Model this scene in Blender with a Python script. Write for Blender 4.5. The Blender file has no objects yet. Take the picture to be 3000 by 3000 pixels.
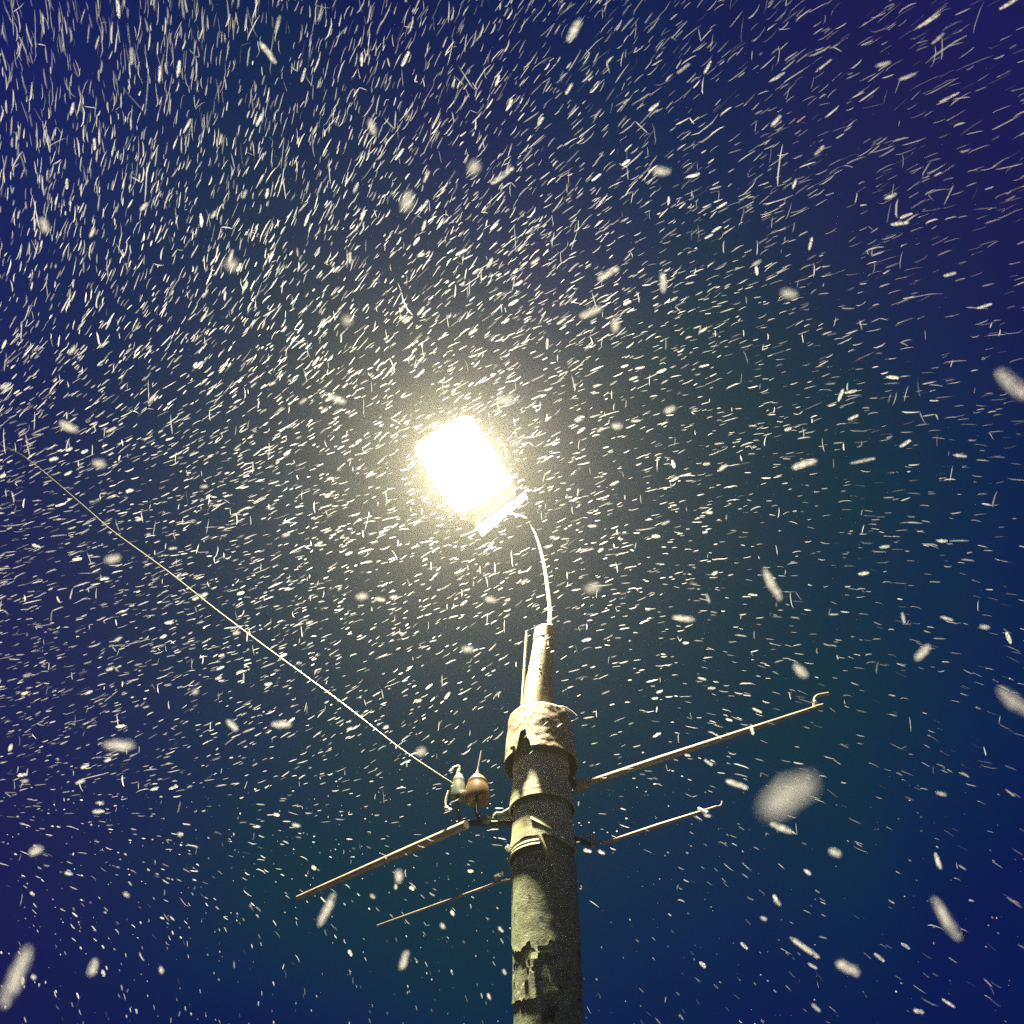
import bpy, bmesh, math, random
from mathutils import Vector, Matrix, noise

random.seed(11)
R = math.radians
scene = bpy.context.scene
C = scene.collection

# ------------------------------------------------------------------ camera
CAM = Vector((0.0, 0.0, 1.6))
PITCH = R(50.0)
F = 2598.0                       # focal length in pixels of a 3000 px wide frame
cam_d = bpy.data.cameras.new("camera")
cam_d.sensor_fit = 'HORIZONTAL'
cam_d.sensor_width = 36.0
cam_d.lens = 36.0 * F / 3000.0
cam_d.clip_start = 0.02
cam_d.clip_end = 2000.0
cam_d.dof.use_dof = True
cam_d.dof.focus_distance = 5.0
cam_d.dof.aperture_fstop = 4.2
cam = bpy.data.objects.new("camera", cam_d)
cam.location = CAM
cam.rotation_euler = (R(90.0) + PITCH, 0.0, 0.0)
C.objects.link(cam)
scene.camera = cam

scene.view_settings.view_transform = 'Standard'
scene.view_settings.look = 'None'
scene.view_settings.gamma = 1.0
scene.view_settings.exposure = 0.0
scene.cycles.use_denoising = False
scene.cycles.volume_bounces = 0
scene.cycles.max_bounces = 6
scene.cycles.diffuse_bounces = 3
scene.cycles.transparent_max_bounces = 16
scene.cycles.sample_clamp_indirect = 4.0

# ------------------------------------------------------------------ night sky
world = bpy.data.worlds.new("World")
scene.world = world
world.use_nodes = True
nt = world.node_tree
nt.nodes.clear()
def N(tree, kind, **kw):
    n = tree.nodes.new(kind)
    for k, v in kw.items():
        setattr(n, k, v)
    return n
wo = N(nt, 'ShaderNodeOutputWorld')
bg = N(nt, 'ShaderNodeBackground')
tc = N(nt, 'ShaderNodeTexCoord')
nz = N(nt, 'ShaderNodeTexNoise')
nz.inputs['Scale'].default_value = 1.9
nz.inputs['Detail'].default_value = 3.0
nz.inputs['Roughness'].default_value = 0.5
nz.inputs['Distortion'].default_value = 0.4
# glow of the low cloud over the street: strongest towards one patch of sky, broken up by cloud noise
dot = N(nt, 'ShaderNodeVectorMath', operation='DOT_PRODUCT')
dot.inputs[1].default_value = (-0.03, 0.62, 0.785)
mm = N(nt, 'ShaderNodeMapRange')
mm.inputs['From Min'].default_value = 0.80
mm.inputs['From Max'].default_value = 1.0
add = N(nt, 'ShaderNodeMath', operation='MULTIPLY_ADD')
add.inputs[1].default_value = 1.1
ramp = N(nt, 'ShaderNodeValToRGB')
cr = ramp.color_ramp
cr.elements[0].position = 0.46
cr.elements[0].color = (0.0020, 0.0090, 0.105, 1)
cr.elements[1].position = 1.0
cr.elements[1].color = (0.0008, 0.028, 0.052, 1)
e = cr.elements.new(0.60); e.color = (0.0008, 0.0085, 0.080, 1)
e = cr.elements.new(0.80); e.color = (0.0006, 0.0175, 0.074, 1)
nt.links.new(tc.outputs['Generated'], nz.inputs['Vector'])
nt.links.new(tc.outputs['Generated'], dot.inputs[0])
nt.links.new(dot.outputs['Value'], mm.inputs['Value'])
nt.links.new(nz.outputs['Fac'], add.inputs[0])
sc_ = N(nt, 'ShaderNodeMath', operation='MULTIPLY')
sc_.inputs[1].default_value = 0.45
nt.links.new(mm.outputs['Result'], sc_.inputs[0])
nt.links.new(sc_.outputs[0], add.inputs[2])
nt.links.new(add.outputs[0], ramp.inputs['Fac'])
last = ramp.outputs['Color']
def toward(vec, lo, hi, col, amt):
    global last
    d_ = N(nt, 'ShaderNodeVectorMath', operation='DOT_PRODUCT')
    v = Vector(vec).normalized(); d_.inputs[1].default_value = v
    nt.links.new(tc.outputs['Generated'], d_.inputs[0])
    a_ = N(nt, 'ShaderNodeMath', operation='MULTIPLY_ADD'); a_.inputs[1].default_value = 0.16
    nt.links.new(nz.outputs['Fac'], a_.inputs[0]); nt.links.new(d_.outputs['Value'], a_.inputs[2])
    r_ = N(nt, 'ShaderNodeMapRange', interpolation_type='SMOOTHSTEP')
    r_.inputs['From Min'].default_value = lo + .08; r_.inputs['From Max'].default_value = hi + .08; r_.inputs['To Max'].default_value = amt
    nt.links.new(a_.outputs[0], r_.inputs['Value'])
    x_ = N(nt, 'ShaderNodeMix', data_type='RGBA')
    nt.links.new(r_.outputs['Result'], x_.inputs[0]); nt.links.new(last, x_.inputs[6]); x_.inputs[7].default_value = col
    last = x_.outputs[2]
# purple city light on the cloud, to the side and overhead
toward((-0.85, 0.62, 0.45), 0.84, 1.0, (0.018, 0.011, 0.095, 1), 0.6)
toward((-0.90, 0.10, 0.95), 0.86, 1.0, (0.010, 0.014, 0.150, 1), 0.6)
toward((0.62, 0.12, 1.05), 0.90, 1.0, (0.018, 0.010, 0.085, 1), 0.55)
nt.links.new(last, bg.inputs['Color'])
bg.inputs['Strength'].default_value = 1.0
nt.links.new(bg.outputs[0], wo.inputs['Surface'])

# ------------------------------------------------------------------ rays
def ray(x, y):
    a = (x - 1500.0) / F
    b = (1500.0 - y) / F
    return Vector((a, math.cos(PITCH) - b * math.sin(PITCH), math.sin(PITCH) + b * math.cos(PITCH)))
def P(x, y, Y):
    r = ray(x, y)
    return CAM + r * (Y / r.y)
def PD(x, y, d):
    return CAM + ray(x, y).normalized() * d

# ------------------------------------------------------------------ helpers
def tag(o, label=None, cat=None, group=None, kind=None):
    if label: o['label'] = label
    if cat: o['category'] = cat
    if group: o['group'] = group
    if kind: o['kind'] = kind
    return o
def empty(name, loc):
    o = bpy.data.objects.new(name, None)
    o.location = loc
    o.empty_display_size = 0.1
    C.objects.link(o)
    return o
def obj(name, bm, mat, parent=None, smooth=True):
    bmesh.ops.recalc_face_normals(bm, faces=bm.faces[:])
    me = bpy.data.meshes.new(name)
    bm.to_mesh(me)
    bm.free()
    if smooth:
        for p in me.polygons:
            p.use_smooth = True
        try:
            me.set_sharp_from_angle(angle=R(38))
        except Exception:
            pass
    me.materials.append(mat)
    o = bpy.data.objects.new(name, me)
    C.objects.link(o)
    if parent is not None:
        o.parent = parent
        top = parent
        off = Vector(parent.location)
        while top.parent is not None:
            top = top.parent
            off += Vector(top.location)
        me.transform(Matrix.Translation(-off))
    return o
def material(name, color, rough=0.6, metal=0.0, spread=0.0, nscale=20.0, bump=0.0, bscale=60.0, stain=None, stain_scale=4.0, stain_lo=0.5, stain_hi=0.62, stretch=(1, 1, 1)):
    m = bpy.data.materials.new(name)
    m.use_nodes = True
    t = m.node_tree
    b = t.nodes['Principled BSDF']
    b.inputs['Roughness'].default_value = rough
    b.inputs['Metallic'].default_value = metal
    tx = N(t, 'ShaderNodeTexCoord')
    mp = N(t, 'ShaderNodeMapping')
    mp.inputs['Scale'].default_value = stretch
    t.links.new(tx.outputs['Object'], mp.inputs['Vector'])
    n1 = N(t, 'ShaderNodeTexNoise')
    n1.inputs['Scale'].default_value = nscale
    n1.inputs['Detail'].default_value = 6.0
    t.links.new(mp.outputs[0], n1.inputs['Vector'])
    rp = N(t, 'ShaderNodeValToRGB')
    rp.color_ramp.elements[0].position = 0.3
    rp.color_ramp.elements[1].position = 0.7
    rp.color_ramp.elements[0].color = tuple(c * (1 - spread) for c in color) + (1,)
    rp.color_ramp.elements[1].color = tuple(min(1, c * (1 + spread)) for c in color) + (1,)
    t.links.new(n1.outputs['Fac'], rp.inputs['Fac'])
    last = rp.outputs['Color']
    if stain:
        n2 = N(t, 'ShaderNodeTexNoise')
        n2.inputs['Scale'].default_value = stain_scale
        n2.inputs['Detail'].default_value = 8.0
        n2.inputs['Roughness'].default_value = 0.65
        t.links.new(mp.outputs[0], n2.inputs['Vector'])
        mr = N(t, 'ShaderNodeMapRange')
        mr.inputs['From Min'].default_value = stain_lo
        mr.inputs['From Max'].default_value = stain_hi
        t.links.new(n2.outputs['Fac'], mr.inputs['Value'])
        mx = N(t, 'ShaderNodeMix', data_type='RGBA')
        t.links.new(mr.outputs['Result'], mx.inputs[0])
        t.links.new(last, mx.inputs[6])
        mx.inputs[7].default_value = tuple(stain) + (1,)
        last = mx.outputs[2]
    t.links.new(last, b.inputs['Base Color'])
    if bump:
        n3 = N(t, 'ShaderNodeTexNoise')
        n3.inputs['Scale'].default_value = bscale
        n3.inputs['Detail'].default_value = 8.0
        n3.inputs['Roughness'].default_value = 0.7
        t.links.new(mp.outputs[0], n3.inputs['Vector'])
        bp = N(t, 'ShaderNodeBump')
        bp.inputs['Strength'].default_value = bump
        bp.inputs['Distance'].default_value = 0.01
        t.links.new(n3.outputs['Fac'], bp.inputs['Height'])
        t.links.new(bp.outputs[0], b.inputs['Normal'])
    return m

def tube(bm, pts, radii, seg=12, caps=True):
    """A tapered tube along points."""
    rings = []
    up = Vector((0, 0, 1))
    for i, p in enumerate(pts):
        a = pts[max(i - 1, 0)]
        b = pts[min(i + 1, len(pts) - 1)]
        d = (b - a).normalized()
        ref = up if abs(d.z) < 0.95 else Vector((1, 0, 0))
        s = d.cross(ref).normalized()
        t = s.cross(d).normalized()
        r = radii[i] if isinstance(radii, (list, tuple)) else radii
        rings.append([bm.verts.new(p + (s * math.cos(k * 2 * math.pi / seg) + t * math.sin(k * 2 * math.pi / seg)) * r) for k in range(seg)])
    for A, B in zip(rings, rings[1:]):
        for k in range(seg):
            bm.faces.new((A[k], A[(k + 1) % seg], B[(k + 1) % seg], B[k]))
    if caps:
        bm.faces.new(rings[0][::-1])
        bm.faces.new(rings[-1])
    return bm
def spline(pts, n=8):
    out = []
    for i in range(len(pts) - 1):
        p0 = pts[max(i - 1, 0)]; p1 = pts[i]; p2 = pts[i + 1]; p3 = pts[min(i + 2, len(pts) - 1)]
        for k in range(n):
            t = k / n
            out.append(0.5 * ((2 * p1) + (p2 - p0) * t + (2 * p0 - 5 * p1 + 4 * p2 - p3) * t * t + (3 * p1 - p0 - 3 * p2 + p3) * t ** 3))
    out.append(pts[-1].copy())
    return out
def box(bm, c, ax, ay, az, hx, hy, hz, bev=0.0):
    r = bmesh.ops.create_cube(bm, size=1.0)
    M = Matrix((ax, ay, az)).transposed().to_4x4() @ Matrix.Diagonal((2 * hx, 2 * hy, 2 * hz, 1))
    bmesh.ops.transform(bm, matrix=Matrix.Translation(c) @ M, verts=r['verts'])
    if bev:
        ed = set()
        for v in r['verts']:
            for e_ in v.link_edges: ed.add(e_)
        bmesh.ops.bevel(bm, geom=list(ed), offset=bev, segments=2, profile=0.5, affect='EDGES')
    return bm
def lathe(bm, c, axis, prof, seg=28):
    """prof: (distance along the axis, radius)."""
    axis = axis.normalized()
    ref = Vector((1, 0, 0)) if abs(axis.x) < 0.9 else Vector((0, 1, 0))
    s = axis.cross(ref).normalized(); t = axis.cross(s).normalized()
    rings = [[bm.verts.new(c + axis * h + (s * math.cos(k * 2 * math.pi / seg) + t * math.sin(k * 2 * math.pi / seg)) * r) for k in range(seg)] for h, r in prof]
    for A, B in zip(rings, rings[1:]):
        for k in range(seg):
            bm.faces.new((A[k], A[(k + 1) % seg], B[(k + 1) % seg], B[k]))
    bm.faces.new(rings[0][::-1]); bm.faces.new(rings[-1])
    return bm

# ------------------------------------------------------------------ materials
M_concrete = material('weathered_concrete', (0.27, 0.31, 0.17), 0.9, 0, 0.35, 28, 0.9, 90, stain=(0.055, 0.055, 0.05), stain_scale=9, stain_lo=0.56, stain_hi=0.66)
M_skin = material('peeling_render', (0.31, 0.35, 0.19), 0.85, 0, 0.25, 35, 0.7, 120, stain=(0.06, 0.06, 0.05), stain_scale=22, stain_lo=0.60, stain_hi=0.66)
M_skin_b = material('older_render', (0.30, 0.33, 0.19), 0.9, 0, 0.35, 25, 0.9, 80, stain=(0.05, 0.045, 0.05), stain_scale=14, stain_lo=0.55, stain_hi=0.64)
M_band = material('galvanised_band', (0.46, 0.46, 0.27), 0.6, 0.0, 0.2, 12, 0.25, 40, stain=(0.36, 0.34, 0.15), stain_scale=5, stretch=(1, 1, 4))
M_cap = material('rusty_cap', (0.27, 0.225, 0.13), 0.7, 0.0, 0.25, 10, 0.5, 40, stain=(0.17, 0.085, 0.035), stain_scale=7, stain_lo=0.50, stain_hi=0.68)
M_tube = material('painted_tube', (0.26, 0.235, 0.11), 0.55, 0.0, 0.2, 14, 0.25, 40, stain=(0.13, 0.105, 0.045), stain_scale=12, stretch=(1, 1, .35))
M_steel = material('galvanised_steel', (0.42, 0.40, 0.36), 0.45, 0.5, 0.15, 25, 0.1, 60)
M_arm = material('pale_arm_paint', (0.27, 0.26, 0.21), 0.6, 0.0, 0.1, 20, 0.1, 40)
M_rod = material('pale_rod', (0.42, 0.345, 0.25), 0.65, 0.0, 0.18, 18, 0.2, 60, stain=(0.30, 0.18, 0.10), stain_scale=10, stain_lo=0.56, stain_hi=0.70)
M_dark = material('dark_parts_and_shade', (0.02, 0.022, 0.025), 0.7, 0, 0.2, 20)  # near-black; on the crossarm roots it paints in the shade
M_brown = material('brown_glazed_ceramic', (0.20, 0.12, 0.045), 0.35, 0, 0.25, 16, 0.05, 30)
M_white = material('pale_glazed_ceramic', (0.15, 0.165, 0.12), 0.4, 0, 0.2, 18, 0.05, 30)
M_wire = material('cable_sheath', (0.70, 0.66, 0.50), 0.5, 0.2, 0.1, 10)
M_house = material('lamp_housing', (0.45, 0.44, 0.42), 0.45, 0.3, 0.1, 20, 0.05, 40)
M_plate = material('white_enamel', (0.85, 0.84, 0.82), 0.4, 0, 0.03, 20)
M_ground = material('bounce_dimmed_ground', (0.09, 0.095, 0.11), 0.9, 0, 0.15, 1.2, 0.8, 3.0, stain=(0.10, 0.10, 0.11), stain_scale=0.12, stain_lo=0.52, stain_hi=0.62)  # unseen ground, darkened so little bounce light reaches the pole's dark side

m = bpy.data.materials.new('led_light'); m.use_nodes = True
t = m.node_tree; t.nodes.clear()
o_ = N(t, 'ShaderNodeOutputMaterial'); em = N(t, 'ShaderNodeEmission')
em.inputs['Color'].default_value = (1.0, 0.93, 0.74, 1); em.inputs['Strength'].default_value = 9.0
m.cycles.emission_sampling = 'NONE'
t.links.new(em.outputs[0], o_.inputs['Surface'])
M_led = m

def snow_material(name, color, thin=0.30, through=0.5):
    m = bpy.data.materials.new(name); m.use_nodes = True
    t = m.node_tree; t.nodes.clear()
    o_ = N(t, 'ShaderNodeOutputMaterial')
    d = N(t, 'ShaderNodeBsdfDiffuse'); tr = N(t, 'ShaderNodeBsdfTranslucent'); tp = N(t, 'ShaderNodeBsdfTransparent')
    d.inputs['Color'].default_value = color; tr.inputs['Color'].default_value = color
    tx = N(t, 'ShaderNodeTexCoord'); ns = N(t, 'ShaderNodeTexNoise'); ns.inputs['Scale'].default_value = 40.0
    rp = N(t, 'ShaderNodeValToRGB')
    rp.color_ramp.elements[0].position = 0.35; rp.color_ramp.elements[1].position = 0.65
    rp.color_ramp.elements[0].color = tuple(c * 0.8 for c in color[:3]) + (1,)
    rp.color_ramp.elements[1].color = color
    t.links.new(tx.outputs['Object'], ns.inputs['Vector']); t.links.new(ns.outputs['Fac'], rp.inputs['Fac'])
    t.links.new(rp.outputs[0], d.inputs['Color']); t.links.new(rp.outputs[0], tr.inputs['Color'])
    m1 = N(t, 'ShaderNodeMixShader'); m1.inputs[0].default_value = through
    t.links.new(d.outputs[0], m1.inputs[1]); t.links.new(tr.outputs[0], m1.inputs[2])
    m2 = N(t, 'ShaderNodeMixShader'); m2.inputs[0].default_value = thin or 0.3
    t.links.new(m1.outputs[0], m2.inputs[1]); t.links.new(tp.outputs[0], m2.inputs[2])
    if thin is None:          # each flake has its own airiness
        av = N(t, 'ShaderNodeAttribute'); av.attribute_name = 'airy'
        t.links.new(av.outputs['Fac'], m2.inputs[0])
    t.links.new(m2.outputs[0], o_.inputs['Surface'])
    return m
M_snow = snow_material('snow', (0.95, 0.95, 0.96, 1), None)
M_clump = snow_material('porous_snow', (0.96, 0.96, 0.96, 1), 0.12, 0.6)

# ------------------------------------------------------------------ ground and air
GR = 70.0
bm = bmesh.new()
n = 60
g = [[None] * (n + 1) for _ in range(n + 1)]
for i in range(n + 1):
    for j in range(n + 1):
        u = (i / n * 2 - 1); v = (j / n * 2 - 1)
        x = math.copysign(abs(u) ** 1.8, u) * GR; y = math.copysign(abs(v) ** 1.8, v) * GR
        g[i][j] = bm.verts.new((x, y, 0.05 * noise.noise(Vector((x * .4, y * .4, 0)))))
for i in range(n):
    for j in range(n):
        bm.faces.new((g[i][j], g[i + 1][j], g[i + 1][j + 1], g[i][j + 1]))
tag(obj('ground', bm, M_ground), 'ground darkened to cut bounce light, thinly dusted with snow around the foot of the pole', 'ground', kind='structure')

m = bpy.data.materials.new('snow_haze'); m.use_nodes = True
t = m.node_tree; t.nodes.clear()
o_ = N(t, 'ShaderNodeOutputMaterial'); pv = N(t, 'ShaderNodeVolumePrincipled')
pv.inputs['Color'].default_value = (1.0, 0.95, 0.84, 1)
pv.inputs['Density'].default_value = 0.0016
pv.inputs['Anisotropy'].default_value = 0.83
m.cycles.volume_sampling = 'EQUIANGULAR'
t.links.new(pv.outputs[0], o_.inputs['Volume'])
bm = bmesh.new()
box(bm, Vector((0, 0, 5.3)), Vector((1, 0, 0)), Vector((0, 1, 0)), Vector((0, 0, 1)), GR + 2, GR + 2, 6.6)
hz = tag(obj('haze', bm, m, smooth=False), 'thin snowy night air glowing around the lamp', 'haze', kind='stuff')
hz.display_type = 'WIRE'

# ------------------------------------------------------------------ utility pole
PX, PY = 0.152, 4.0
def zfront(y, r, x=1590):
    """World height of a point on the pole's near side seen at image row y."""
    return P(x, y, PY - r).z
def zat(y, r, phi):
    return P(1590, y, PY - r * math.cos(phi)).z
def pol(r, phi, z, cx=PX, cy=PY):
    return Vector((cx + r * math.sin(phi), cy - r * math.cos(phi), z))
def lerp_list(L, s):
    if s <= L[0][0]: return L[0][1]
    for (a, va), (b, vb) in zip(L, L[1:]):
        if s <= b: return va + (vb - va) * (s - a) / (b - a)
    return L[-1][1]
def wrap(bm, p0, p1, zt, zb, rf, th, nph=90, nzz=20, cxf=None):
    """A bent sheet round the pole: zt/zb(phi) its edges, rf(phi, t, z) its outer radius."""
    O, I = [], []
    for i in range(nph + 1):
        ph = p0 + (p1 - p0) * i / nph
        a, b = zt(ph), zb(ph)
        o_, i_ = [], []
        for k in range(nzz + 1):
            tt = k / nzz
            z = a + (b - a) * tt
            r = rf(ph, tt, z)
            cx = cxf(z) if cxf else PX
            o_.append(bm.verts.new(pol(r, ph, z, cx)))
            i_.append(bm.verts.new(pol(r - th, ph, z, cx)))
        O.append(o_); I.append(i_)
    for i in range(nph):
        for k in range(nzz):
            bm.faces.new((O[i][k], O[i + 1][k], O[i + 1][k + 1], O[i][k + 1]))
            bm.faces.new((I[i][k], I[i][k + 1], I[i + 1][k + 1], I[i + 1][k]))
        bm.faces.new((O[i][0], I[i][0], I[i + 1][0], O[i + 1][0]))
        bm.faces.new((O[i][-1], O[i + 1][-1], I[i + 1][-1], I[i][-1]))
    for k in range(nzz):
        bm.faces.new((O[0][k], O[0][k + 1], I[0][k + 1], I[0][k]))
        bm.faces.new((O[-1][k], I[-1][k], I[-1][k + 1], O[-1][k + 1]))
    return bm
def nz3(ph, z, s, amp, seed=0):
    return amp * noise.fractal(Vector((math.sin(ph) * s * .16, math.cos(ph) * s * .16 + seed, z * s)), 0.8, 2.2, 4)

RS = 0.143
pole = empty('utility_pole', (PX, PY, 0.0))
tag(pole, 'tall weathered concrete utility pole with peeling surface and metal bands', 'utility pole')
ztop_shaft = zfront(2120, RS)
bm = bmesh.new()
NPH, NZ_ = 128, 420
rings = []
for k in range(NZ_ + 1):
    z = -0.05 + (ztop_shaft + 0.05) * k / NZ_
    rings.append([bm.verts.new(pol(RS + 0.003 + nz3(i * 2 * math.pi / NPH, z, 14, 0.0012), i * 2 * math.pi / NPH, z)) for i in range(NPH)])
for A, B in zip(rings, rings[1:]):
    for i in range(NPH):
        bm.faces.new((A[i], A[(i + 1) % NPH], B[(i + 1) % NPH], B[i]))
bm.faces.new(rings[0][::-1]); bm.faces.new(rings[-1])
obj('shaft', bm, M_concrete, pole)

def edge_pix(L, r, amp, seed):
    """Edge height from image rows given against sin(phi), with a little tearing."""
    def f(ph):
        s = math.sin(ph)
        if math.cos(ph) < 0: return zat(lerp_list(L, math.copysign(1, s)), r, math.copysign(math.pi / 2, s)) + amp * noise.noise(Vector((ph * 6, seed, 0)))
        y = lerp_list(L, s)
        return zat(y, r, ph) + amp * noise.fractal(Vector((ph * 9, seed, 0)), .7, 2.1, 4)
    return f
# upper peeling layer
rA = 0.1535
L_A = [(-1, 2768), (-.9, 2790), (-.75, 2784), (-.6, 2770), (-.49, 2750), (-.44, 2778), (-.3, 2786), (-.15, 2792), (-.02, 2772), (.05, 2752), (.25, 2757), (.6, 2768), (1, 2775)]
ztA = zfront(2490, rA)
bm = bmesh.new()
wrap(bm, R(-178), R(178), lambda p: ztA, edge_pix(L_A, rA, 0.010, 3.1),
     lambda p, t_, z: rA + nz3(p, z, 16, 0.0012, 5) + 0.002 * max(0, (t_ - .9) / .1) ** 2 * (1 + noise.noise(Vector((p * 5, 0, 0)))), 0.008, 260, 90)
obj('render_layer', bm, M_skin, pole)
# older layer beneath, with a broken patch
rB = 0.150
L_B = [(-1, 2940), (-.8, 2928), (-.4, 2922), (0, 2908), (.3, 2900), (1, 2905)]
bm = bmesh.new()
ztB = ztA - 0.05
def rfB(p, t_, z):
    y = nz3(p, z, 16, 0.0013, 9)
    c = Vector((p - R(-55), (z - zfront(2830, rB)) * 6))
    d = c.length + 0.35 * noise.noise(Vector((p * 7, z * 30, 2)))
    if d < 0.42: y -= 0.003
    return rB + y + 0.002 * max(0, (t_ - .94) / .06) ** 2
wrap(bm, R(-178), R(178), lambda p: ztB, edge_pix(L_B, rB, 0.010, 7.7), rfB, 0.006, 240, 120)
l_ = obj('render_layer', bm, M_skin_b, pole)
l_['label'] = 'older cracked layer showing below the torn edge'
# torn shards hanging at the edges
for (x, y, w, h, tlt) in [(1585, 2778, .05, .02, .3), (1560, 2800, .03, .03, -.4), (1530, 2822, .02, .04, .5), (1608, 2905, .05, .008, .1)]:
    bm = bmesh.new()
    ph = math.asin(max(-1, min(1, (x - 1597) / 104)))
    z = zat(y, rB + .008, ph)
    nrm = Vector((math.sin(ph), -math.cos(ph), 0)); tan = Vector((math.cos(ph), math.sin(ph), 0))
    az = (Vector((0, 0, 1)) + nrm * tlt * .5).normalized()
    box(bm, pol(rB + .009, ph, z), tan, nrm.cross(tan).cross(tan).normalized(), az, w / 2, .003, h / 2)
    obj('torn_shard', bm, M_skin, pole)

# band under the cap
rC = 0.157
zC0, zC1 = zfront(2200, rC), zfront(2326, rC)
bm = bmesh.new()
def rfC(p, t_, z):
    rib = 0.0012 * math.exp(-((t_ - .72) / .05) ** 2) + 0.001 * math.exp(-((t_ - .84) / .03) ** 2)
    return rC - .009 + .020 * max(0, (t_ - .3) / .7) + rib + nz3(p, z, 5, 0.0015, 2)
wrap(bm, R(-179.5), R(179.5), lambda p: zC0, lambda p: zC1, rfC, 0.008, 160, 60)
obj('band', bm, M_band, pole)
# wider sheet band below
rD = 0.156
zD0 = zfront(2340, rD)
L_D = [(-1, 2486), (-.6, 2452), (-.1, 2446), (.0, 2444), (.3, 2448), (1, 2490)]
bm = bmesh.new()
wrap(bm, R(-179.5), R(179.5), lambda p: zD0, edge_pix(L_D, rD, 0.003, 1.2),
     lambda p, t_, z: rD - .008 + .014 * t_ + nz3(p, z, 6, 0.0018, 8), 0.009, 160, 60)
obj('sheet_band', bm, M_band, pole)
# diagonal strap on the sheet
bm = bmesh.new()
prev = None
for k in range(15):
    q = k / 14
    ph = math.asin((1553 + 72 * q - 1592) / 100.0)
    y = 2392 + 36 * q
    z = zat(y, rD + .01, ph)
    row = [bm.verts.new(pol(rD - .004, ph, z + .011)), bm.verts.new(pol(rD + .001, ph, z + .008)), bm.verts.new(pol(rD + .007, ph, z - .008)), bm.verts.new(pol(rD - .003, ph, z - .011))]
    if prev:
        for a in range(3): bm.faces.new((prev[a], prev[a + 1], row[a + 1], row[a]))
    prev = row
obj('strap', bm, M_band, pole)
# clamp on the camera-left half with its hanging tail
rE = 0.158
bm = bmesh.new()
zE0, zE1 = zfront(2447, rE), zfront(2474, rE)
wrap(bm, R(-179), R(-8), lambda p: zE0, lambda p: zE1 + 0.002 * noise.noise(Vector((p * 9, 0, 0))),
     lambda p, t_, z: rE + 0.002 * math.cos(t_ * 12) + 0.012 * t_, 0.01, 100, 16)
clamp = obj('clamp', bm, M_band, pole)
bm = bmesh.new()
ph = R(-8)
tube(bm, [pol(rE + .004, ph, zE0), pol(rE + .008, R(-3), zE1), pol(rE + .004, R(4), zE1 - .05), pol(rE - .002, R(8), zE1 - .075)], [.009, .010, .008, .004], 8)
obj('strap_tail', bm, M_band, clamp)
bm = bmesh.new()
bc = P(1493, 2488, PY - 0.03) + Vector((-.0, 0, 0))
lathe(bm, bc + Vector((.03, 0, 0)), Vector((-1, -.3, 0)), [(0, .012), (.03, .012), (.031, .019), (.043, .019), (.044, .009), (.052, .008)], 6)
obj('bolt', bm, M_plate, clamp, smooth=False)

# rusty torn cap
rF = 0.170
zF0, zF1 = zfront(2066, 0.10), zfront(2190, rF)
zSh = P(1489, 2119, PY).z
L_notch = [(-1, 2190), (-.68, 2190), (-.63, 2165), (-.58, 2135), (-.44, 2132), (-.40, 2160), (-.32, 2172), (-.29, 2190), (1, 2190)]
def zbF(p):
    s = math.sin(p)
    base = zF1
    if math.cos(p) > 0 and -.70 < s < -.25:
        y = lerp_list(L_notch, s)
        base = zF1 + (zfront(y, rF) - zF1)
    return base + 0.004 * noise.fractal(Vector((p * 8, 1, 0)), .7, 2.1, 3)
def rfF(p, t_, z):
    h = (zF0 - z) / (zF0 - zSh)
    if h < 1: r = 0.088 + (rF - 0.088) * (1 - (1 - h) ** 2) ** .5
    else: r = rF + 0.004 * (h - 1)
    return r + nz3(p, z, 9, 0.005, 4) + 0.003 * max(0, (t_ - .93) / .07)
bm = bmesh.new()
wrap(bm, R(-179.5), R(179.5), lambda p: zF0, zbF, rfF, 0.007, 240, 50)
cap = obj('cap', bm, M_cap, pole)
bm = bmesh.new()
lathe(bm, P(1503, 2190, PY - 0.135), Vector((-.75, -.66, 0)), [(-.012, .012), (.0, .012), (.002, .016), (.010, .014), (.013, .005)], 14)
obj('rivet', bm, M_cap, cap)
for ang in (-18, 26):
    bm = bmesh.new()
    a = R(ang); z = zfront(2162, rF)
    tube(bm, [pol(rF + .004, a, z + .05), pol(rF + .014, a + .05, z), pol(rF + .004, a, z - .05)], .005, 6)
    obj('wire_tie', bm, M_steel, cap)
bm = bmesh.new()
a0 = pol(.10, R(35), zF0 - .01)
tube(bm, spline([a0, a0 + Vector((.06, -.01, .006)), a0 + Vector((.11, 0, -.016)), a0 + Vector((.14, 0, -.05))], 4), .006, 6)
obj('hook', bm, M_steel, cap)

# tapered tube on top of the pole
zT0 = zF0 - 0.04
topc = P(1597, 1845, PY); botc = P(1573, 2060, PY)
def cxT(z):
    return botc.x + (topc.x - botc.x) * (z - botc.z) / (topc.z - botc.z)
bm = bmesh.new()
prof = [(zT0, .088), (botc.z, .087), (botc.z + .18, .080), (botc.z + .182, .076), (topc.z - .10, .062), (topc.z - .098, .066), (topc.z - .01, .064), (topc.z, .055)]
seg = 40
rg = []
for z, r in prof:
    rg.append([bm.verts.new(Vector((cxT(z) + r * math.cos(i * 2 * math.pi / seg), PY + r * math.sin(i * 2 * math.pi / seg), z))) for i in range(seg)])
for A, B in zip(rg, rg[1:]):
    for i in range(seg): bm.faces.new((A[i], A[(i + 1) % seg], B[(i + 1) % seg], B[i]))
bm.faces.new(rg[0][::-1]); bm.faces.new(rg[-1])
ttube = obj('upper_tube', bm, M_tube, pole)
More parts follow.
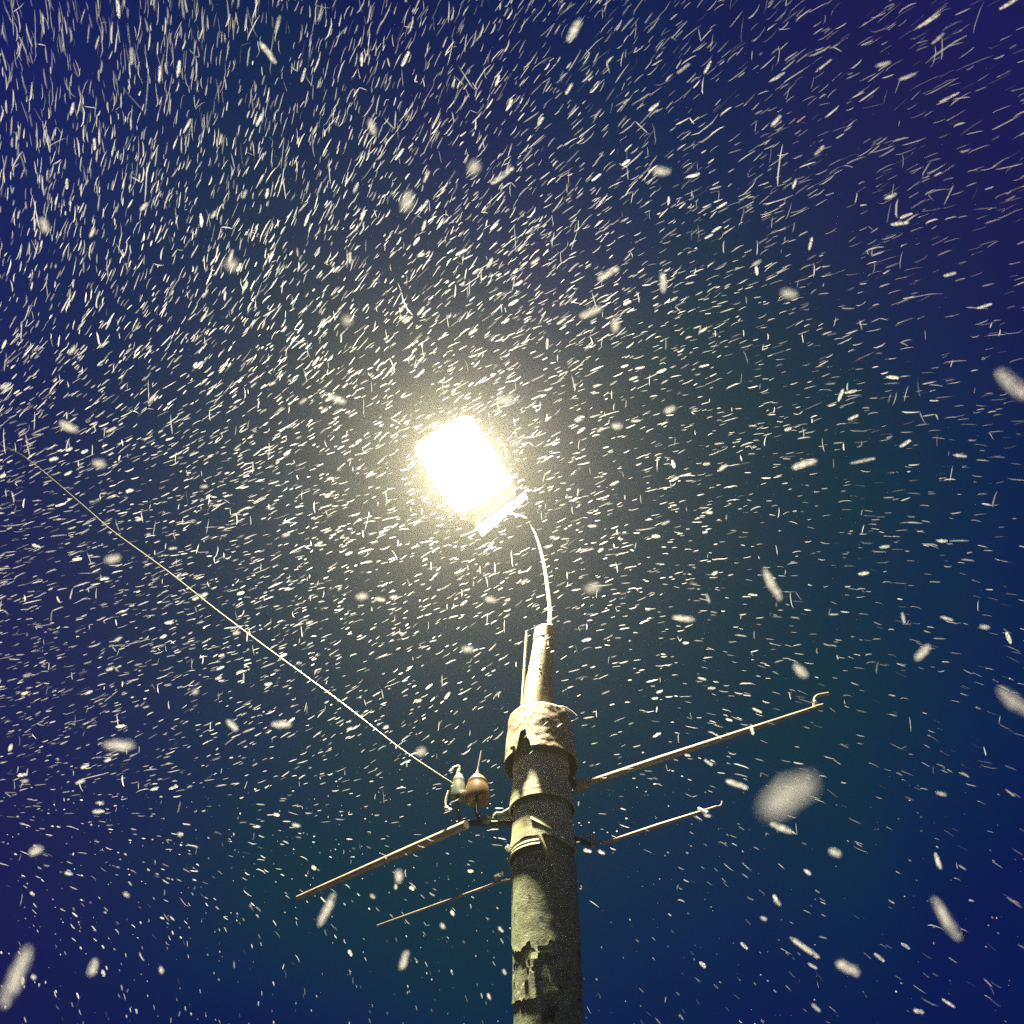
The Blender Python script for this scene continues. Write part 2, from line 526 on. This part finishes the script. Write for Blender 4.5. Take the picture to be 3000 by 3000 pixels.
# conduit strapped to the tube, and a ladder of small weld studs
bm = bmesh.new()
pts = [P(1543 - 14 * q, 1850 + 215 * q, PY - .03) for q in (0, .33, .66, 1)]
tube(bm, pts, .007, 8)
obj('conduit', bm, M_band, ttube)
bm = bmesh.new()
for k in range(9):
    z = botc.z + 0.10 + k * 0.028
    lathe(bm, Vector((cxT(z) + random.uniform(-.012, .006), PY - .079, z)), Vector((0, -1, 0)), [(0, .007), (.002, .006), (.004, .003)], 8)
obj('weld_stud', bm, M_tube, ttube)

# ------------------------------------------------------------------ street lamp
TILT = R(20)
LN = Vector((0, -math.sin(TILT), -math.cos(TILT)))          # the way the panel faces
r0 = ray(1357, 1362)
LC = CAM + r0 * (5.02 / r0.z)
def on_plane(x, y, off=0.0):
    r = ray(x, y); o = LC + LN * off
    return CAM + r * ((LN.dot(o - CAM)) / LN.dot(r))
LU = (on_plane(1357 + 66, 1362 + 100) - LC); LU = (LU - LN * LU.dot(LN)).normalized()
LV = LN.cross(LU).normalized()
lamp = empty('street_lamp', P(1612, 1850, PY))
tag(lamp, 'lit LED street lamp with square glowing head on a thin curved arm above the pole', 'street lamp')
HL, HW = 0.305, 0.238
# housing
bm = bmesh.new()
def L3(u, v, w): return LC + LU * u + LV * v + LN * w
outl = [(-HL - .01, -HW + .06), (-HL - .01, HW - .06), (-HL + .06, HW + .01), (HL - .0, HW + .01), (HL + .15, HW * .72), (HL + .15, -HW * .72), (HL - .0, -HW - .01), (-HL + .06, -HW - .01)]
lo = [bm.verts.new(L3(u, v, -.006)) for u, v in outl]
hi = [bm.verts.new(L3(u * .93, v * .86, -.085)) for u, v in outl]
bm.faces.new(lo); bm.faces.new(hi[::-1])
for i in range(8):
    bm.faces.new((lo[i], lo[(i + 1) % 8], hi[(i + 1) % 8], hi[i]))
bmesh.ops.bevel(bm, geom=bm.edges[:], offset=.008, segments=2, affect='EDGES')
house = obj('housing', bm, M_house, lamp)
bm = bmesh.new()
for k in range(9):
    box(bm, L3(-.05, (k - 4) * .042, -.10), LU, LV, LN, .21, .004, .018)
obj('cooling_fins', bm, M_house, house, smooth=False)
# rounded frame round the panel
def rounded(hl, hw, r):
    out = []
    for cu, cv, a0_ in ((1, 1, 0), (-1, 1, 90), (-1, -1, 180), (1, -1, 270)):
        for q in range(7):
            a_ = R(a0_ + q * 15)
            out.append((cu * (hl - r) + r * math.cos(a_), cv * (hw - r) + r * math.sin(a_)))
    return out
bm = bmesh.new()
ri, ro = rounded(HL + .002, HW + .002, .075), rounded(HL + .016, HW + .016, .09)
loops = [[bm.verts.new(L3(u, v, h)) for u, v in rr] for rr, h in ((ri, -.006), (ri, .006), (ro, .006), (ro, -.006))]
for j in range(4):
    A, B = loops[j], loops[(j + 1) % 4]
    for i in range(len(A)): bm.faces.new((A[i], A[(i + 1) % len(A)], B[(i + 1) % len(A)], B[i]))
obj('panel_frame', bm, M_house, lamp)
# glowing panel and its light
bm = bmesh.new()
rr_ = rounded(HL, HW, .075)
fr = [bm.verts.new(L3(u, v, .004)) for u, v in rr_]; bk = [bm.verts.new(L3(u, v, -.006)) for u, v in rr_]
bm.faces.new(fr); bm.faces.new(bk[::-1])
for i in range(len(fr)): bm.faces.new((fr[i], fr[(i + 1) % len(fr)], bk[(i + 1) % len(fr)], bk[i]))
obj('led_panel', bm, M_led, lamp, smooth=False)
ld = bpy.data.lights.new('led_light', 'AREA')
ld.shape = 'ELLIPSE'; ld.size = 0.8 * HL; ld.size_y = 0.8 * HW
ld.energy = 950.0; ld.color = (1.0, 0.90, 0.62)
lo_ = bpy.data.objects.new('led_light', ld)
Mx = Matrix((LU, -LV, -LN)).transposed()
if Mx.determinant() < 0: Mx = Matrix((LU, LV, -LN)).transposed()
lo_.matrix_world = Matrix.Translation(L3(0, 0, .012)) @ Mx.to_4x4()
C.objects.link(lo_)
lo_.parent = lamp
lo_.matrix_parent_inverse = Matrix.Translation(-Vector(lamp.location))
# end plate at the arm side, standing down below the panel so that it catches the light
bm = bmesh.new()
e0, e1 = on_plane(1404, 1553, .03), on_plane(1541, 1446, .03)
mid = (e0 + e1) / 2; d = (e1 - e0).normalized()
w = LN.cross(d).normalized()
v1 = []
for p_, hw in ((e0, .034), (e1, .012)):
    for a, b in ((-1, -1), (1, -1), (1, 1), (-1, 1)):
        v1.append(bm.verts.new(p_ + w * hw * a + LN * (.012 * b + (.05 if w.dot(p_ - LC) * a > 0 else -.01))))
bm.faces.new(v1[0:4][::-1]); bm.faces.new(v1[4:8])
for i in range(4): bm.faces.new((v1[i], v1[(i + 1) % 4], v1[4 + (i + 1) % 4], v1[4 + i]))
obj('end_plate', bm, M_plate, lamp, smooth=False)
bm = bmesh.new()
tube(bm, [on_plane(1350, 1572, .02), on_plane(1402, 1552, .03), on_plane(1550, 1432, .02)], .007, 8)
obj('hinge_bar', bm, M_steel, lamp)
# arm
armp = [P(1612, 1850, PY), P(1614, 1795, PY - .005), P(1608, 1740, PY - .01), P(1596, 1660, PY - .0), P(1580, 1595, PY - .0), P(1560, 1545, PY - .03), P(1532, 1513, PY - .08)]
tip = L3(HL + .12, 0, -.04)
armp.append(tip)
ap = spline(armp, 8)
bm = bmesh.new()
tube(bm, ap, [.021 - .0155 * min(1, i / (len(ap) * .75)) for i in range(len(ap))], 14)
obj('arm', bm, M_arm, lamp)
bm = bmesh.new()
lathe(bm, P(1612, 1862, PY) , Vector((.02, 0, 1)), [(-.03, .03), (.0, .048), (.05, .046), (.056, .034), (.07, .028)], 20)
obj('arm_socket', bm, M_steel, lamp)

# ------------------------------------------------------------------ crossarms
def rod(name, pts, radii, label, parts):
    r = empty(name, pts[0])
    tag(r, label, 'crossarm', 'thin crossarms fixed to the pole')
    bm = bmesh.new(); tube(bm, pts, radii, 12); obj('rod', bm, M_rod, r)
    for nm, f, mat in parts:
        bm = bmesh.new(); f(bm); obj(nm, bm, mat, r)
    return r
# long arm reaching toward the open sky side
a = P(1712, 2297, 4.0); b = P(2392, 2072, 3.38)
d = (b - a).normalized()
def f_root(bm):
    tube(bm, [Vector((PX + .13, PY - .06, a.z - .01)), a - d * .05], [.024, .02], 10)
def f_knuckle(bm):
    lathe(bm, a - d * .06, d, [(0, .02), (.01, .034), (.05, .034), (.055, .024), (.09, .026)], 12)
    lathe(bm, a - d * .035 + Vector((0, -.02, 0)), Vector((0, -1, 0)), [(0, .013), (.03, .013), (.032, .006)], 6)
def f_hook(bm):
    tube(bm, spline([b - d * .01, b + Vector((.005, 0, .05)), b + Vector((.03, 0, .07)), b + Vector((.075, -.01, .072))], 4), [.008] * 13, 6)
    tube(bm, [b, b + d * .035], [.011, .008], 8)
rod('crossarm', [a, a.lerp(b, .35), a.lerp(b, .7), b], [.0150, .0165, .0125, .0085], 'long pale crossarm below the cap, ending in a small upturned hook',
    [('bracket', f_root, M_dark), ('clamp', f_knuckle, M_rod), ('hook', f_hook, M_rod)])
# shorter arm below
a2 = P(1762, 2473, 4.0); b2 = P(2100, 2363, 3.68); d2 = (b2 - a2).normalized()
def f_root2(bm):
    tube(bm, [Vector((PX + .14, PY - .05, a2.z)), a2 - d2 * .03], [.014, .009], 8)
def f_cl2(bm):
    c = P(1738, 2465, 3.99)
    box(bm, c, Vector((1, 0, 0)), Vector((0, 1, 0)), Vector((0, 0, 1)), .012, .012, .028, .003)
    tube(bm, [c + Vector((0, 0, .024)), c + Vector((-.05, 0, .028)), c + Vector((-.06, 0, .0))], .006, 6)
def f_end2(bm):
    tube(bm, [b2 - d2 * .09 + Vector((0, 0, .02)), b2 - d2 * .05 + Vector((0, 0, -.02))], [.008, .012], 6)
def f_tip2(bm):
    tube(bm, spline([b2, b2 + Vector((.02, 0, .006)), b2 + Vector((.03, 0, .028))], 3), .004, 6)
rod('crossarm', [a2, a2.lerp(b2, .5), b2], [.0075, .0105, .0055], 'short thin crossarm standing out below the long hooked one',
    [('bracket', f_root2, M_dark), ('clamp', f_cl2, M_rod), ('end_fitting', f_end2, M_plate), ('tip_wire', f_tip2, M_rod)])
# arm on the insulator side
a3 = P(1366, 2416, 4.0); b3 = P(872, 2631, 4.73); d3 = (b3 - a3).normalized()
def f_root3(bm):
    tube(bm, [Vector((PX - .12, PY, a3.z + .005)), a3 - d3 * .02], [.015, .014], 10)  # shadowed run of the rod to the pole, shade put into its colour
def f_cl3(bm):
    c = P(1427, 2404, 3.97)
    lathe(bm, c, Vector((-.5, -1, -.2)), [(-.02, .012), (0, .022), (.02, .024), (.034, .016), (.04, .006)], 12)
def f_cl4(bm):
    tube(bm, spline([P(1445, 2398, 3.97), P(1452, 2384, 3.97), P(1470, 2382, 3.97), P(1492, 2370, 3.97)], 4), .007, 8)
    box(bm, P(1476, 2392, 3.98), Vector((.93, -.1, .3)).normalized(), Vector((0, 1, 0)), Vector((-.3, 0, .93)).normalized(), .03, .008, .018, .003)
rod('crossarm', [a3, a3.lerp(b3, .4), b3], [.0215, .0195, .013], 'straight pale crossarm below the two insulators',
    [('bracket', f_root3, M_dark), ('knob', f_cl3, M_white), ('clamp', f_cl4, M_band)])
# faint arm lower down
a4 = P(1470, 2582, 4.0); b4 = P(1105, 2712, 4.43)
def f_root4(bm):
    c = P(1462, 2568, 4.0)
    box(bm, c, Vector((1, 0, .4)).normalized(), Vector((0, 1, 0)), Vector((-.4, 0, 1)).normalized(), .025, .006, .012, .002)
rod('crossarm', [Vector((PX - .13, PY, a4.z + .01)), a4, b4], [.008, .0065, .004], 'faint thin crossarm low on the pole under the insulator side',
    [('bracket', f_root4, M_dark)])
bpy.data.objects[[o.name for o in bpy.data.objects if o.name.startswith('crossarm')][-1]].children[0].data.materials[0] = M_steel

# ------------------------------------------------------------------ insulators
def insulator(x0, x1, y0, y1, Y, mat, label, wire):
    c = P((x0 + x1) / 2, y1, Y)
    top = P((x0 + x1) / 2, y0, Y)
    w = (x1 - x0) / F * (c - CAM).length * .5 * 1.0
    h = (top - c).z
    root = empty('insulator', c)
    tag(root, label, 'insulator', 'ceramic insulators beside the pole')
    bm = bmesh.new()
    lathe(bm, c, Vector((0, 0, 1)), [(.03, w * .60), (.004, w * .93), (.0, w * .98), (.006, w), (h * .3, w * .97), (h * .5, w * .90), (h * .64, w * .78), (h * .68, w * .80), (h * .72, w * .77), (h * .85, w * .56), (h * .95, w * .30), (h, w * .1)], 32)
    obj('bell', bm, mat, root)
    bm = bmesh.new()
    tube(bm, [c + Vector((0, 0, .03)), c + Vector((0, 0, -.06)), c + Vector((.02, 0, -.13))], .009, 8)
    obj('pin', bm, M_dark, root)
    bm = bmesh.new()
    tube(bm, spline([top + Vector((0, 0, -.01)), top + Vector((.006, 0, .04)), top + Vector(wire)], 4), [.010] * 3 + [.005] * 6, 6)
    obj('tie_wire', bm, M_steel, root)
    return root, top
i1, top1 = insulator(1362, 1432, 2268, 2346, 3.95, M_brown, 'brown glazed bell insulator beside the metal band of the pole', (.02, 0, .14))
i2, top2 = insulator(1320, 1362, 2264, 2338, 4.08, M_white, 'pale greenish insulator partly behind the brown bell one', (-.03, 0, .03))
hang = empty('wire_clip', P(1311, 2368, 4.05))
tag(hang, 'small pale clip dangling under the pale insulator', 'clip')
bm = bmesh.new(); q = P(1311, 2368, 4.05)
tube(bm, spline([q + Vector((0, 0, .10)), q + Vector((-.012, 0, .04)), q + Vector((-.005, 0, 0)), q + Vector((.022, 0, -.008))], 4), .006, 6); obj('wire_loop', bm, M_wire, hang)
bm = bmesh.new(); lathe(bm, q + Vector((-.004, 0, -.002)), Vector((.2, -1, 0)), [(-.008, .010), (.008, .012), (.012, .005)], 10); obj('cleat', bm, M_wire, hang)

# ------------------------------------------------------------------ overhead wire
wp = [(-260, 1190), (0, 1303), (93, 1355), (259, 1495), (331, 1557), (487, 1671), (631, 1785), (776, 1894), (994, 2054), (1160, 2183), (1262, 2253), (1326, 2294)]
pts = []
for x, y in wp:
    tq = (1326 - x) / 1582.0
    pts.append(P(x, y, 4.08 - 1.05 * tq))
sp = spline(pts, 6); bm = bmesh.new(); tube(bm, sp, [.0042 - .0020 * max(0, (i / len(sp) - .6) / .4) for i in range(len(sp))], 8)
tag(obj('overhead_wire', bm, M_wire), 'thin sagging pale wire running down to the pale insulator', 'wire')

# ------------------------------------------------------------------ snow
GXs = (150, 900, 1500, 2100, 2850); GYs = (150, 800, 1500, 2200, 2850)
ANG = ((84, 72, 56, 42, 30), (68, 56, 38, 26, 20), (16, 18, 24, 8, -4), (22, 30, 38, -18, -24), (-62, -72, -68, -46, -34))
LEN = ((38, 33, 31, 32, 40), (25, 25, 24, 24, 34), (18, 19, 21, 18, 22), (15, 16, 16, 19, 24), (12, 12, 11, 14, 24))
DEN = ((1.0, 1.0, 1.1, .6, .36), (1.15, 1.5, 1.65, 1.0, .32), (1.4, 1.6, 1.55, .8, .28), (1.0, .85, .5, .28, .22), (.26, .24, .2, .16, .13))
def grid(T, x, y):
    def idx(G, v):
        v = max(G[0], min(G[-1] - 1e-3, v))
        for i in range(4):
            if v < G[i + 1]: return i, (v - G[i]) / (G[i + 1] - G[i])
        return 3, 1.0
    i, fx = idx(GXs, x); j, fy = idx(GYs, y)
    return (T[j][i] * (1 - fx) + T[j][i + 1] * fx) * (1 - fy) + (T[j + 1][i] * (1 - fx) + T[j + 1][i + 1] * fx) * fy

right = Vector((1, 0, 0)); upv = Vector((0, -math.sin(PITCH), math.cos(PITCH)))
def basis(pos, ang, slant):
    """Axes of a flake blown along the wind: long axis, and two across it."""
    v = (pos - CAM).normalized()
    s = v.cross(Vector((0, 0, 1))).normalized()
    r_ = (right - v * right.dot(v)).normalized()
    u_ = r_.cross(v).normalized()
    l = (r_ * math.cos(ang) + u_ * math.sin(ang) + v * slant).normalized()
    b = l.cross(v).normalized()
    c = l.cross(b).normalized()
    return l, b, c
lumps = []
for k in range(10):
    bm = bmesh.new()
    bmesh.ops.create_icosphere(bm, subdivisions=3, radius=1.0)
    for v in bm.verts:
        q = v.co.copy()
        p_ = abs(q.x) ** .75 * math.copysign(1, q.x)
        dd = 1 + .34 * noise.fractal(q * 1.7 + Vector((k * 9, 0, 0)), .8, 2.1, 3)
        v.co = Vector((p_ * (1 + .1 * (dd - 1)), q.y * dd, q.z * dd)) * 0.5
    # an airy clump of crystals: many little gaps let the light through
    bmesh.ops.delete(bm, geom=[f for f in bm.faces if noise.noise(f.calc_center_median() * 9 + Vector((k, 0, 0))) > 0.02], context='FACES')
    me = bpy.data.meshes.new('snowflake')
    bm.to_mesh(me); bm.free()
    for p in me.polygons: p.use_smooth = True
    me.materials.append(M_clump)
    lumps.append(me)
def place_flake(k, pos, ang, L, W, slant, label, group):
    o = bpy.data.objects.new('snowflake', lumps[k % len(lumps)])
    l, b, c = basis(pos, ang, slant)
    o.matrix_world = Matrix.Translation(pos) @ Matrix((l, b, c)).transposed().to_4x4() @ Matrix.Diagonal((L, W, W, 1))
    C.objects.link(o)
    tag(o, label, 'snowflake', group)
    return o
APX = cam_d.lens / cam_d.dof.aperture_fstop / 1000.0
BIG = [
 (2310, 2330, 215, 105, 32, 'huge blurred brownish snowflake hanging beyond the tip of the short crossarm'),
 (2965, 1125, 120, 50, -45, 'big blurred creamy snowflake slanting out of the frame edge level with the lamp'),
 (1018, 938, 44, 42, 0, 'round creamy snowflake up and to the side of the lamp, biggest round one near it'),
 (678, 775, 50, 46, 0, 'round soft snowflake alone among fine streaks, between lamp and top corner'),
 (1192, 590, 72, 40, 68, 'tall oval creamy snowflake high over the lamp'),
 (1388, 490, 52, 44, 55, 'plump pale snowflake high above the lamp beside a long thin flake'),
 (1938, 501, 58, 30, -4, 'flat oval snowflake lying level near the dark top sky'),
 (1731, 915, 84, 30, 22, 'long creamy sausage shaped snowflake sloping above the lamp'),
 (1802, 952, 54, 32, 88, 'short upright creamy snowflake just under the sausage shaped one'),
 (1782, 802, 76, 24, 30, 'long greenish cream snowflake sloping up, above the sausage shaped one'),
 (1942, 828, 66, 24, -84, 'upright narrow greenish snowflake beside the sloping long ones'),
 (1472, 515, 84, 18, 34, 'long thin pale snowflake sloping up beside the plump one'),
 (2312, 860, 58, 34, -12, 'oval creamy snowflake in the thin snow of the dark blue sky'),
 (350, 2183, 92, 36, 0, 'wide flat creamy snowflake below the far end of the wire'),
 (1233, 2202, 42, 32, 15, 'oval snowflake just above the lower end of the wire'),
 (1168, 2567, 44, 28, 92, 'upright oval snowflake under the middle of the pale crossarm'),
 (957, 2665, 96, 28, 66, 'blurred long snowflake slanting under the tip of the pale crossarm'),
 (1184, 2814, 58, 26, 72, 'creamy upright snowflake low beside the pole foot'),
 (1060, 1747, 46, 28, 4, 'soft oval snowflake below the lamp, first of a close pair'),
 (1113, 1756, 36, 16, -8, 'slim snowflake below the lamp, second of a close pair'),
 (1437, 1757, 44, 24, -8, 'flat oval snowflake between lamp and pole top'),
 (1735, 1722, 62, 42, 5, 'faint round creamy snowflake beside the thin lamp arm'),
 (1370, 1902, 46, 28, -6, 'pale oval snowflake beside the tapered top of the pole'),
 (2003, 1812, 72, 22, -6, 'bar shaped snowflake level with the top of the pole'),
 (2262, 1712, 112, 30, -64, 'blurred long snowflake falling steeply above the long crossarm'),
 (2345, 1965, 58, 32, -48, 'pale blurred snowflake just above the hooked end of the crossarm'),
 (2702, 1912, 62, 26, 46, 'creamy spindle snowflake rising in the empty dark sky beyond the hook'),
 (2483, 2836, 70, 32, -28, 'bright creamy rounded snowflake low in the empty dark sky'),
 (1682, 88, 70, 26, 58, 'bright creamy snowflake slanting at the very top over the pole'),
 (1090, 372, 50, 26, -76, 'small creamy upright snowflake high up among dense streaks'),
 (785, 155, 66, 17, -54, 'slim white snowflake leaning against the wind near the top edge'),
 (128, 660, 46, 30, 88, 'upright creamy snowflake near the purple side of the sky'),
 (48, 2860, 150, 48, 78, 'big dim reddish blurred snowflake at the bottom corner'),
 (2772, 2692, 120, 36, -66, 'very faint blurred long snowflake over the dark bottom corner'),
 (2972, 2055, 110, 46, -44, 'faint pale blurred snowflake cut by the frame edge below the hook level'),
 (2748, 2523, 44, 14, -80, 'thin greenish upright snowflake in the dark lower sky'),
 (2357, 2776, 84, 16, -36, 'long thin greenish snowflake sloping down above the rounded bright one'),
 (2158, 2298, 70, 20, -20, 'bar shaped pale snowflake between the two crossarm tips'),
 (2290, 2426, 68, 22, -22, 'bar shaped snowflake just under the huge blurred one'),
 (2446, 2498, 40, 26, -20, 'small oval greenish snowflake below the huge blurred one'),
 (2356, 1360, 80, 22, 18, 'long cream bar snowflake in the sky level with the lamp'),
 (2528, 1350, 74, 12, 12, 'thin pale needle snowflake next to the long cream bar'),
 (330, 1637, 52, 30, 14, 'oval snowflake under the upper part of the wire'),
 (290, 1358, 46, 30, -6, 'oval creamy snowflake just above the wire'),
 (200, 1250, 60, 28, -30, 'tan blurred snowflake above the far end of the wire'),
 (990, 1170, 60, 26, -24, 'soft snowflake in the glow close beside the lamp'),
 (1480, 1170, 66, 30, 22, 'faint creamy snowflake in the glow directly over the lamp'),
 (572, 2027, 24, 24, 0, 'small bright round snowflake under the middle of the wire'),
 (825, 2122, 64, 26, 0, 'flat pale snowflake under the lower part of the wire'),
 (680, 2125, 48, 22, -40, 'tilted pale snowflake next to the flat one under the wire'),
 (106, 2492, 40, 26, 26, 'creamy drop shaped snowflake near the purple bottom side'),
 (272, 2835, 48, 28, 80, 'ragged bright upright snowflake low by the dim reddish one'),
 (1962, 1200, 44, 26, 22, 'cream oval snowflake to the dark side of the lamp'),
 (1808, 1248, 42, 26, 4, 'cream flat snowflake in the glow between lamp and dark sky'),
]
grp = 'snowflakes drifting near the camera'
for k, (x, y, L, W, a_, lab) in enumerate(BIG):
    d_ = max(0.26, min(1.8, 1.15 * 26.0 / W))
    blur = APX * F * abs(1 / d_ - 1 / 5.0)
    Lw = max(L - blur * .75, L * .35) * d_ / F
    Ww = max(W - blur * .75, W * .40) * d_ / F
    place_flake(k, PD(x, y, d_), R(a_), Lw, Ww, random.uniform(-.3, .3), lab, grp)

# sample the squall: distances from near to behind the lamp, only under the lamp's height
def lampok(pos):
    return (pos - LC).dot(LN) > 0.12
def sample():
    while True:
        x = random.uniform(-280, 3280); y = random.uniform(-280, 3280)
        if random.random() * 1.7 < grid(DEN, x, y): break
    return x, y
def near_pole(x, y):
    return 1480 < x < 1700 and y > 1850
cnt = 0
glab = 'medium bright white snowflake, larger than the fine streaks, whirling in the lamplight'
while cnt < 246:
    x, y = random.uniform(0, 3000), random.uniform(0, 3000)
    if random.random() > .35 + .4 * grid(DEN, x, y): continue
    if (Vector((x, y)) - Vector((1357, 1362))).length < 260: continue
    d_ = random.uniform(1.5, 3.4)
    pos = PD(x, y, d_)
    if near_pole(x, y) and random.random() < .75: continue
    a_ = grid(ANG, x, y) + random.gauss(0, 10)
    if random.random() < .06: a_ = 90 + random.gauss(0, 14)
    L = grid(LEN, x, y) * random.uniform(.7, 1.3) + 4
    W = random.uniform(5, 8.5)
    place_flake(random.randrange(10), pos, R(a_), L * d_ / F, W * d_ / F, random.uniform(-.3, .3), glab, 'medium snowflakes whirling in the lamplight')
    cnt += 1

verts, faces, airy = [], [], []
def spindle(p0, p1, r0_, r1_, b, c):
    """Small faceted needle clump between two points."""
    base = len(verts)
    ns_ = 5
    prof_ = ((0.0, .25), (.22, .95), (.72, .9), (1.0, .2))
    sway = (b * random.gauss(0, 1) + c * random.gauss(0, 1)) * (p1 - p0).length * .022
    thin_ = random.choice((.15, .3, .5, .65, .78, .86)) + random.uniform(-.05, .05)
    airy.extend([thin_] * 20)
    for q, s in prof_:
        ctr = p0.lerp(p1, q) + (sway if 0 < q < 1 else -sway); rr = (r0_ + (r1_ - r0_) * q) * s
        ph0 = random.random() * .5
        for i in range(ns_):
            a = 2 * math.pi * i / ns_ + ph0
            k_ = rr * random.uniform(.8, 1.2)
            verts.append(ctr + b * math.cos(a) * k_ + c * math.sin(a) * k_)
    for j in range(3):
        for i in range(ns_):
            faces.append((base + j * ns_ + i, base + j * ns_ + (i + 1) % ns_, base + (j + 1) * ns_ + (i + 1) % ns_, base + (j + 1) * ns_ + i))
    faces.append(tuple(base + i for i in range(ns_))[::-1])
    faces.append(tuple(base + 3 * ns_ + i for i in range(ns_)))
NF = 14500
made = 0
while made < NF:
    x, y = sample()
    d_ = random.choice((random.uniform(2.4, 5.5), random.uniform(3.5, 9.0)))
    pos = PD(x, y, d_)
    if not lampok(pos) or pos.z < .2: continue
    if (pos - LC).length < .35: continue
    if near_pole(x, y) and d_ < 4.6 and random.random() < .8: continue
    made += 1
    a_ = grid(ANG, x, y) + random.gauss(0, 8)
    ln = grid(LEN, x, y) * random.lognormvariate(-.14, .40)
    wd = random.choice((1.2, 1.5, 1.8, 2.3, 3.3)) * random.uniform(.8, 1.15)
    rr = random.random()
    if rr < .06: a_ = 90 + random.gauss(0, 9); ln *= 1.2
    if y > 2300 and random.random() < .45: ln = wd * random.uniform(1.2, 2.2)
    l, b, c = basis(pos, R(a_), random.uniform(-.35, .35))
    S = d_ / F
    h = l * (ln * S * .5)
    spindle(pos - h, pos + h, wd * S * .5, wd * S * .5, b, c)
    if random.random() < .025:           # flakes caught together at an angle
        a2_ = R(a_ + random.choice((-1, 1)) * random.uniform(35, 85))
        l2, b2_, c2_ = basis(pos, a2_, random.uniform(-.3, .3))
        q0 = pos + h * random.choice((-1, 1))
        spindle(q0, q0 + l2 * (ln * S * random.uniform(.4, .9)), wd * S * .45, wd * S * .3, b2_, c2_)
me = bpy.data.meshes.new('falling_snow')
me.from_pydata([tuple(v) for v in verts], [], faces)
me.update()
at = me.attributes.new('airy', 'FLOAT', 'POINT')
at.data.foreach_set('value', airy)
me.materials.append(M_snow)
so = bpy.data.objects.new('falling_snow', me)
C.objects.link(so)
tag(so, 'fine dense snow swirling through the lamplight against the night sky', 'snow', kind='stuff')
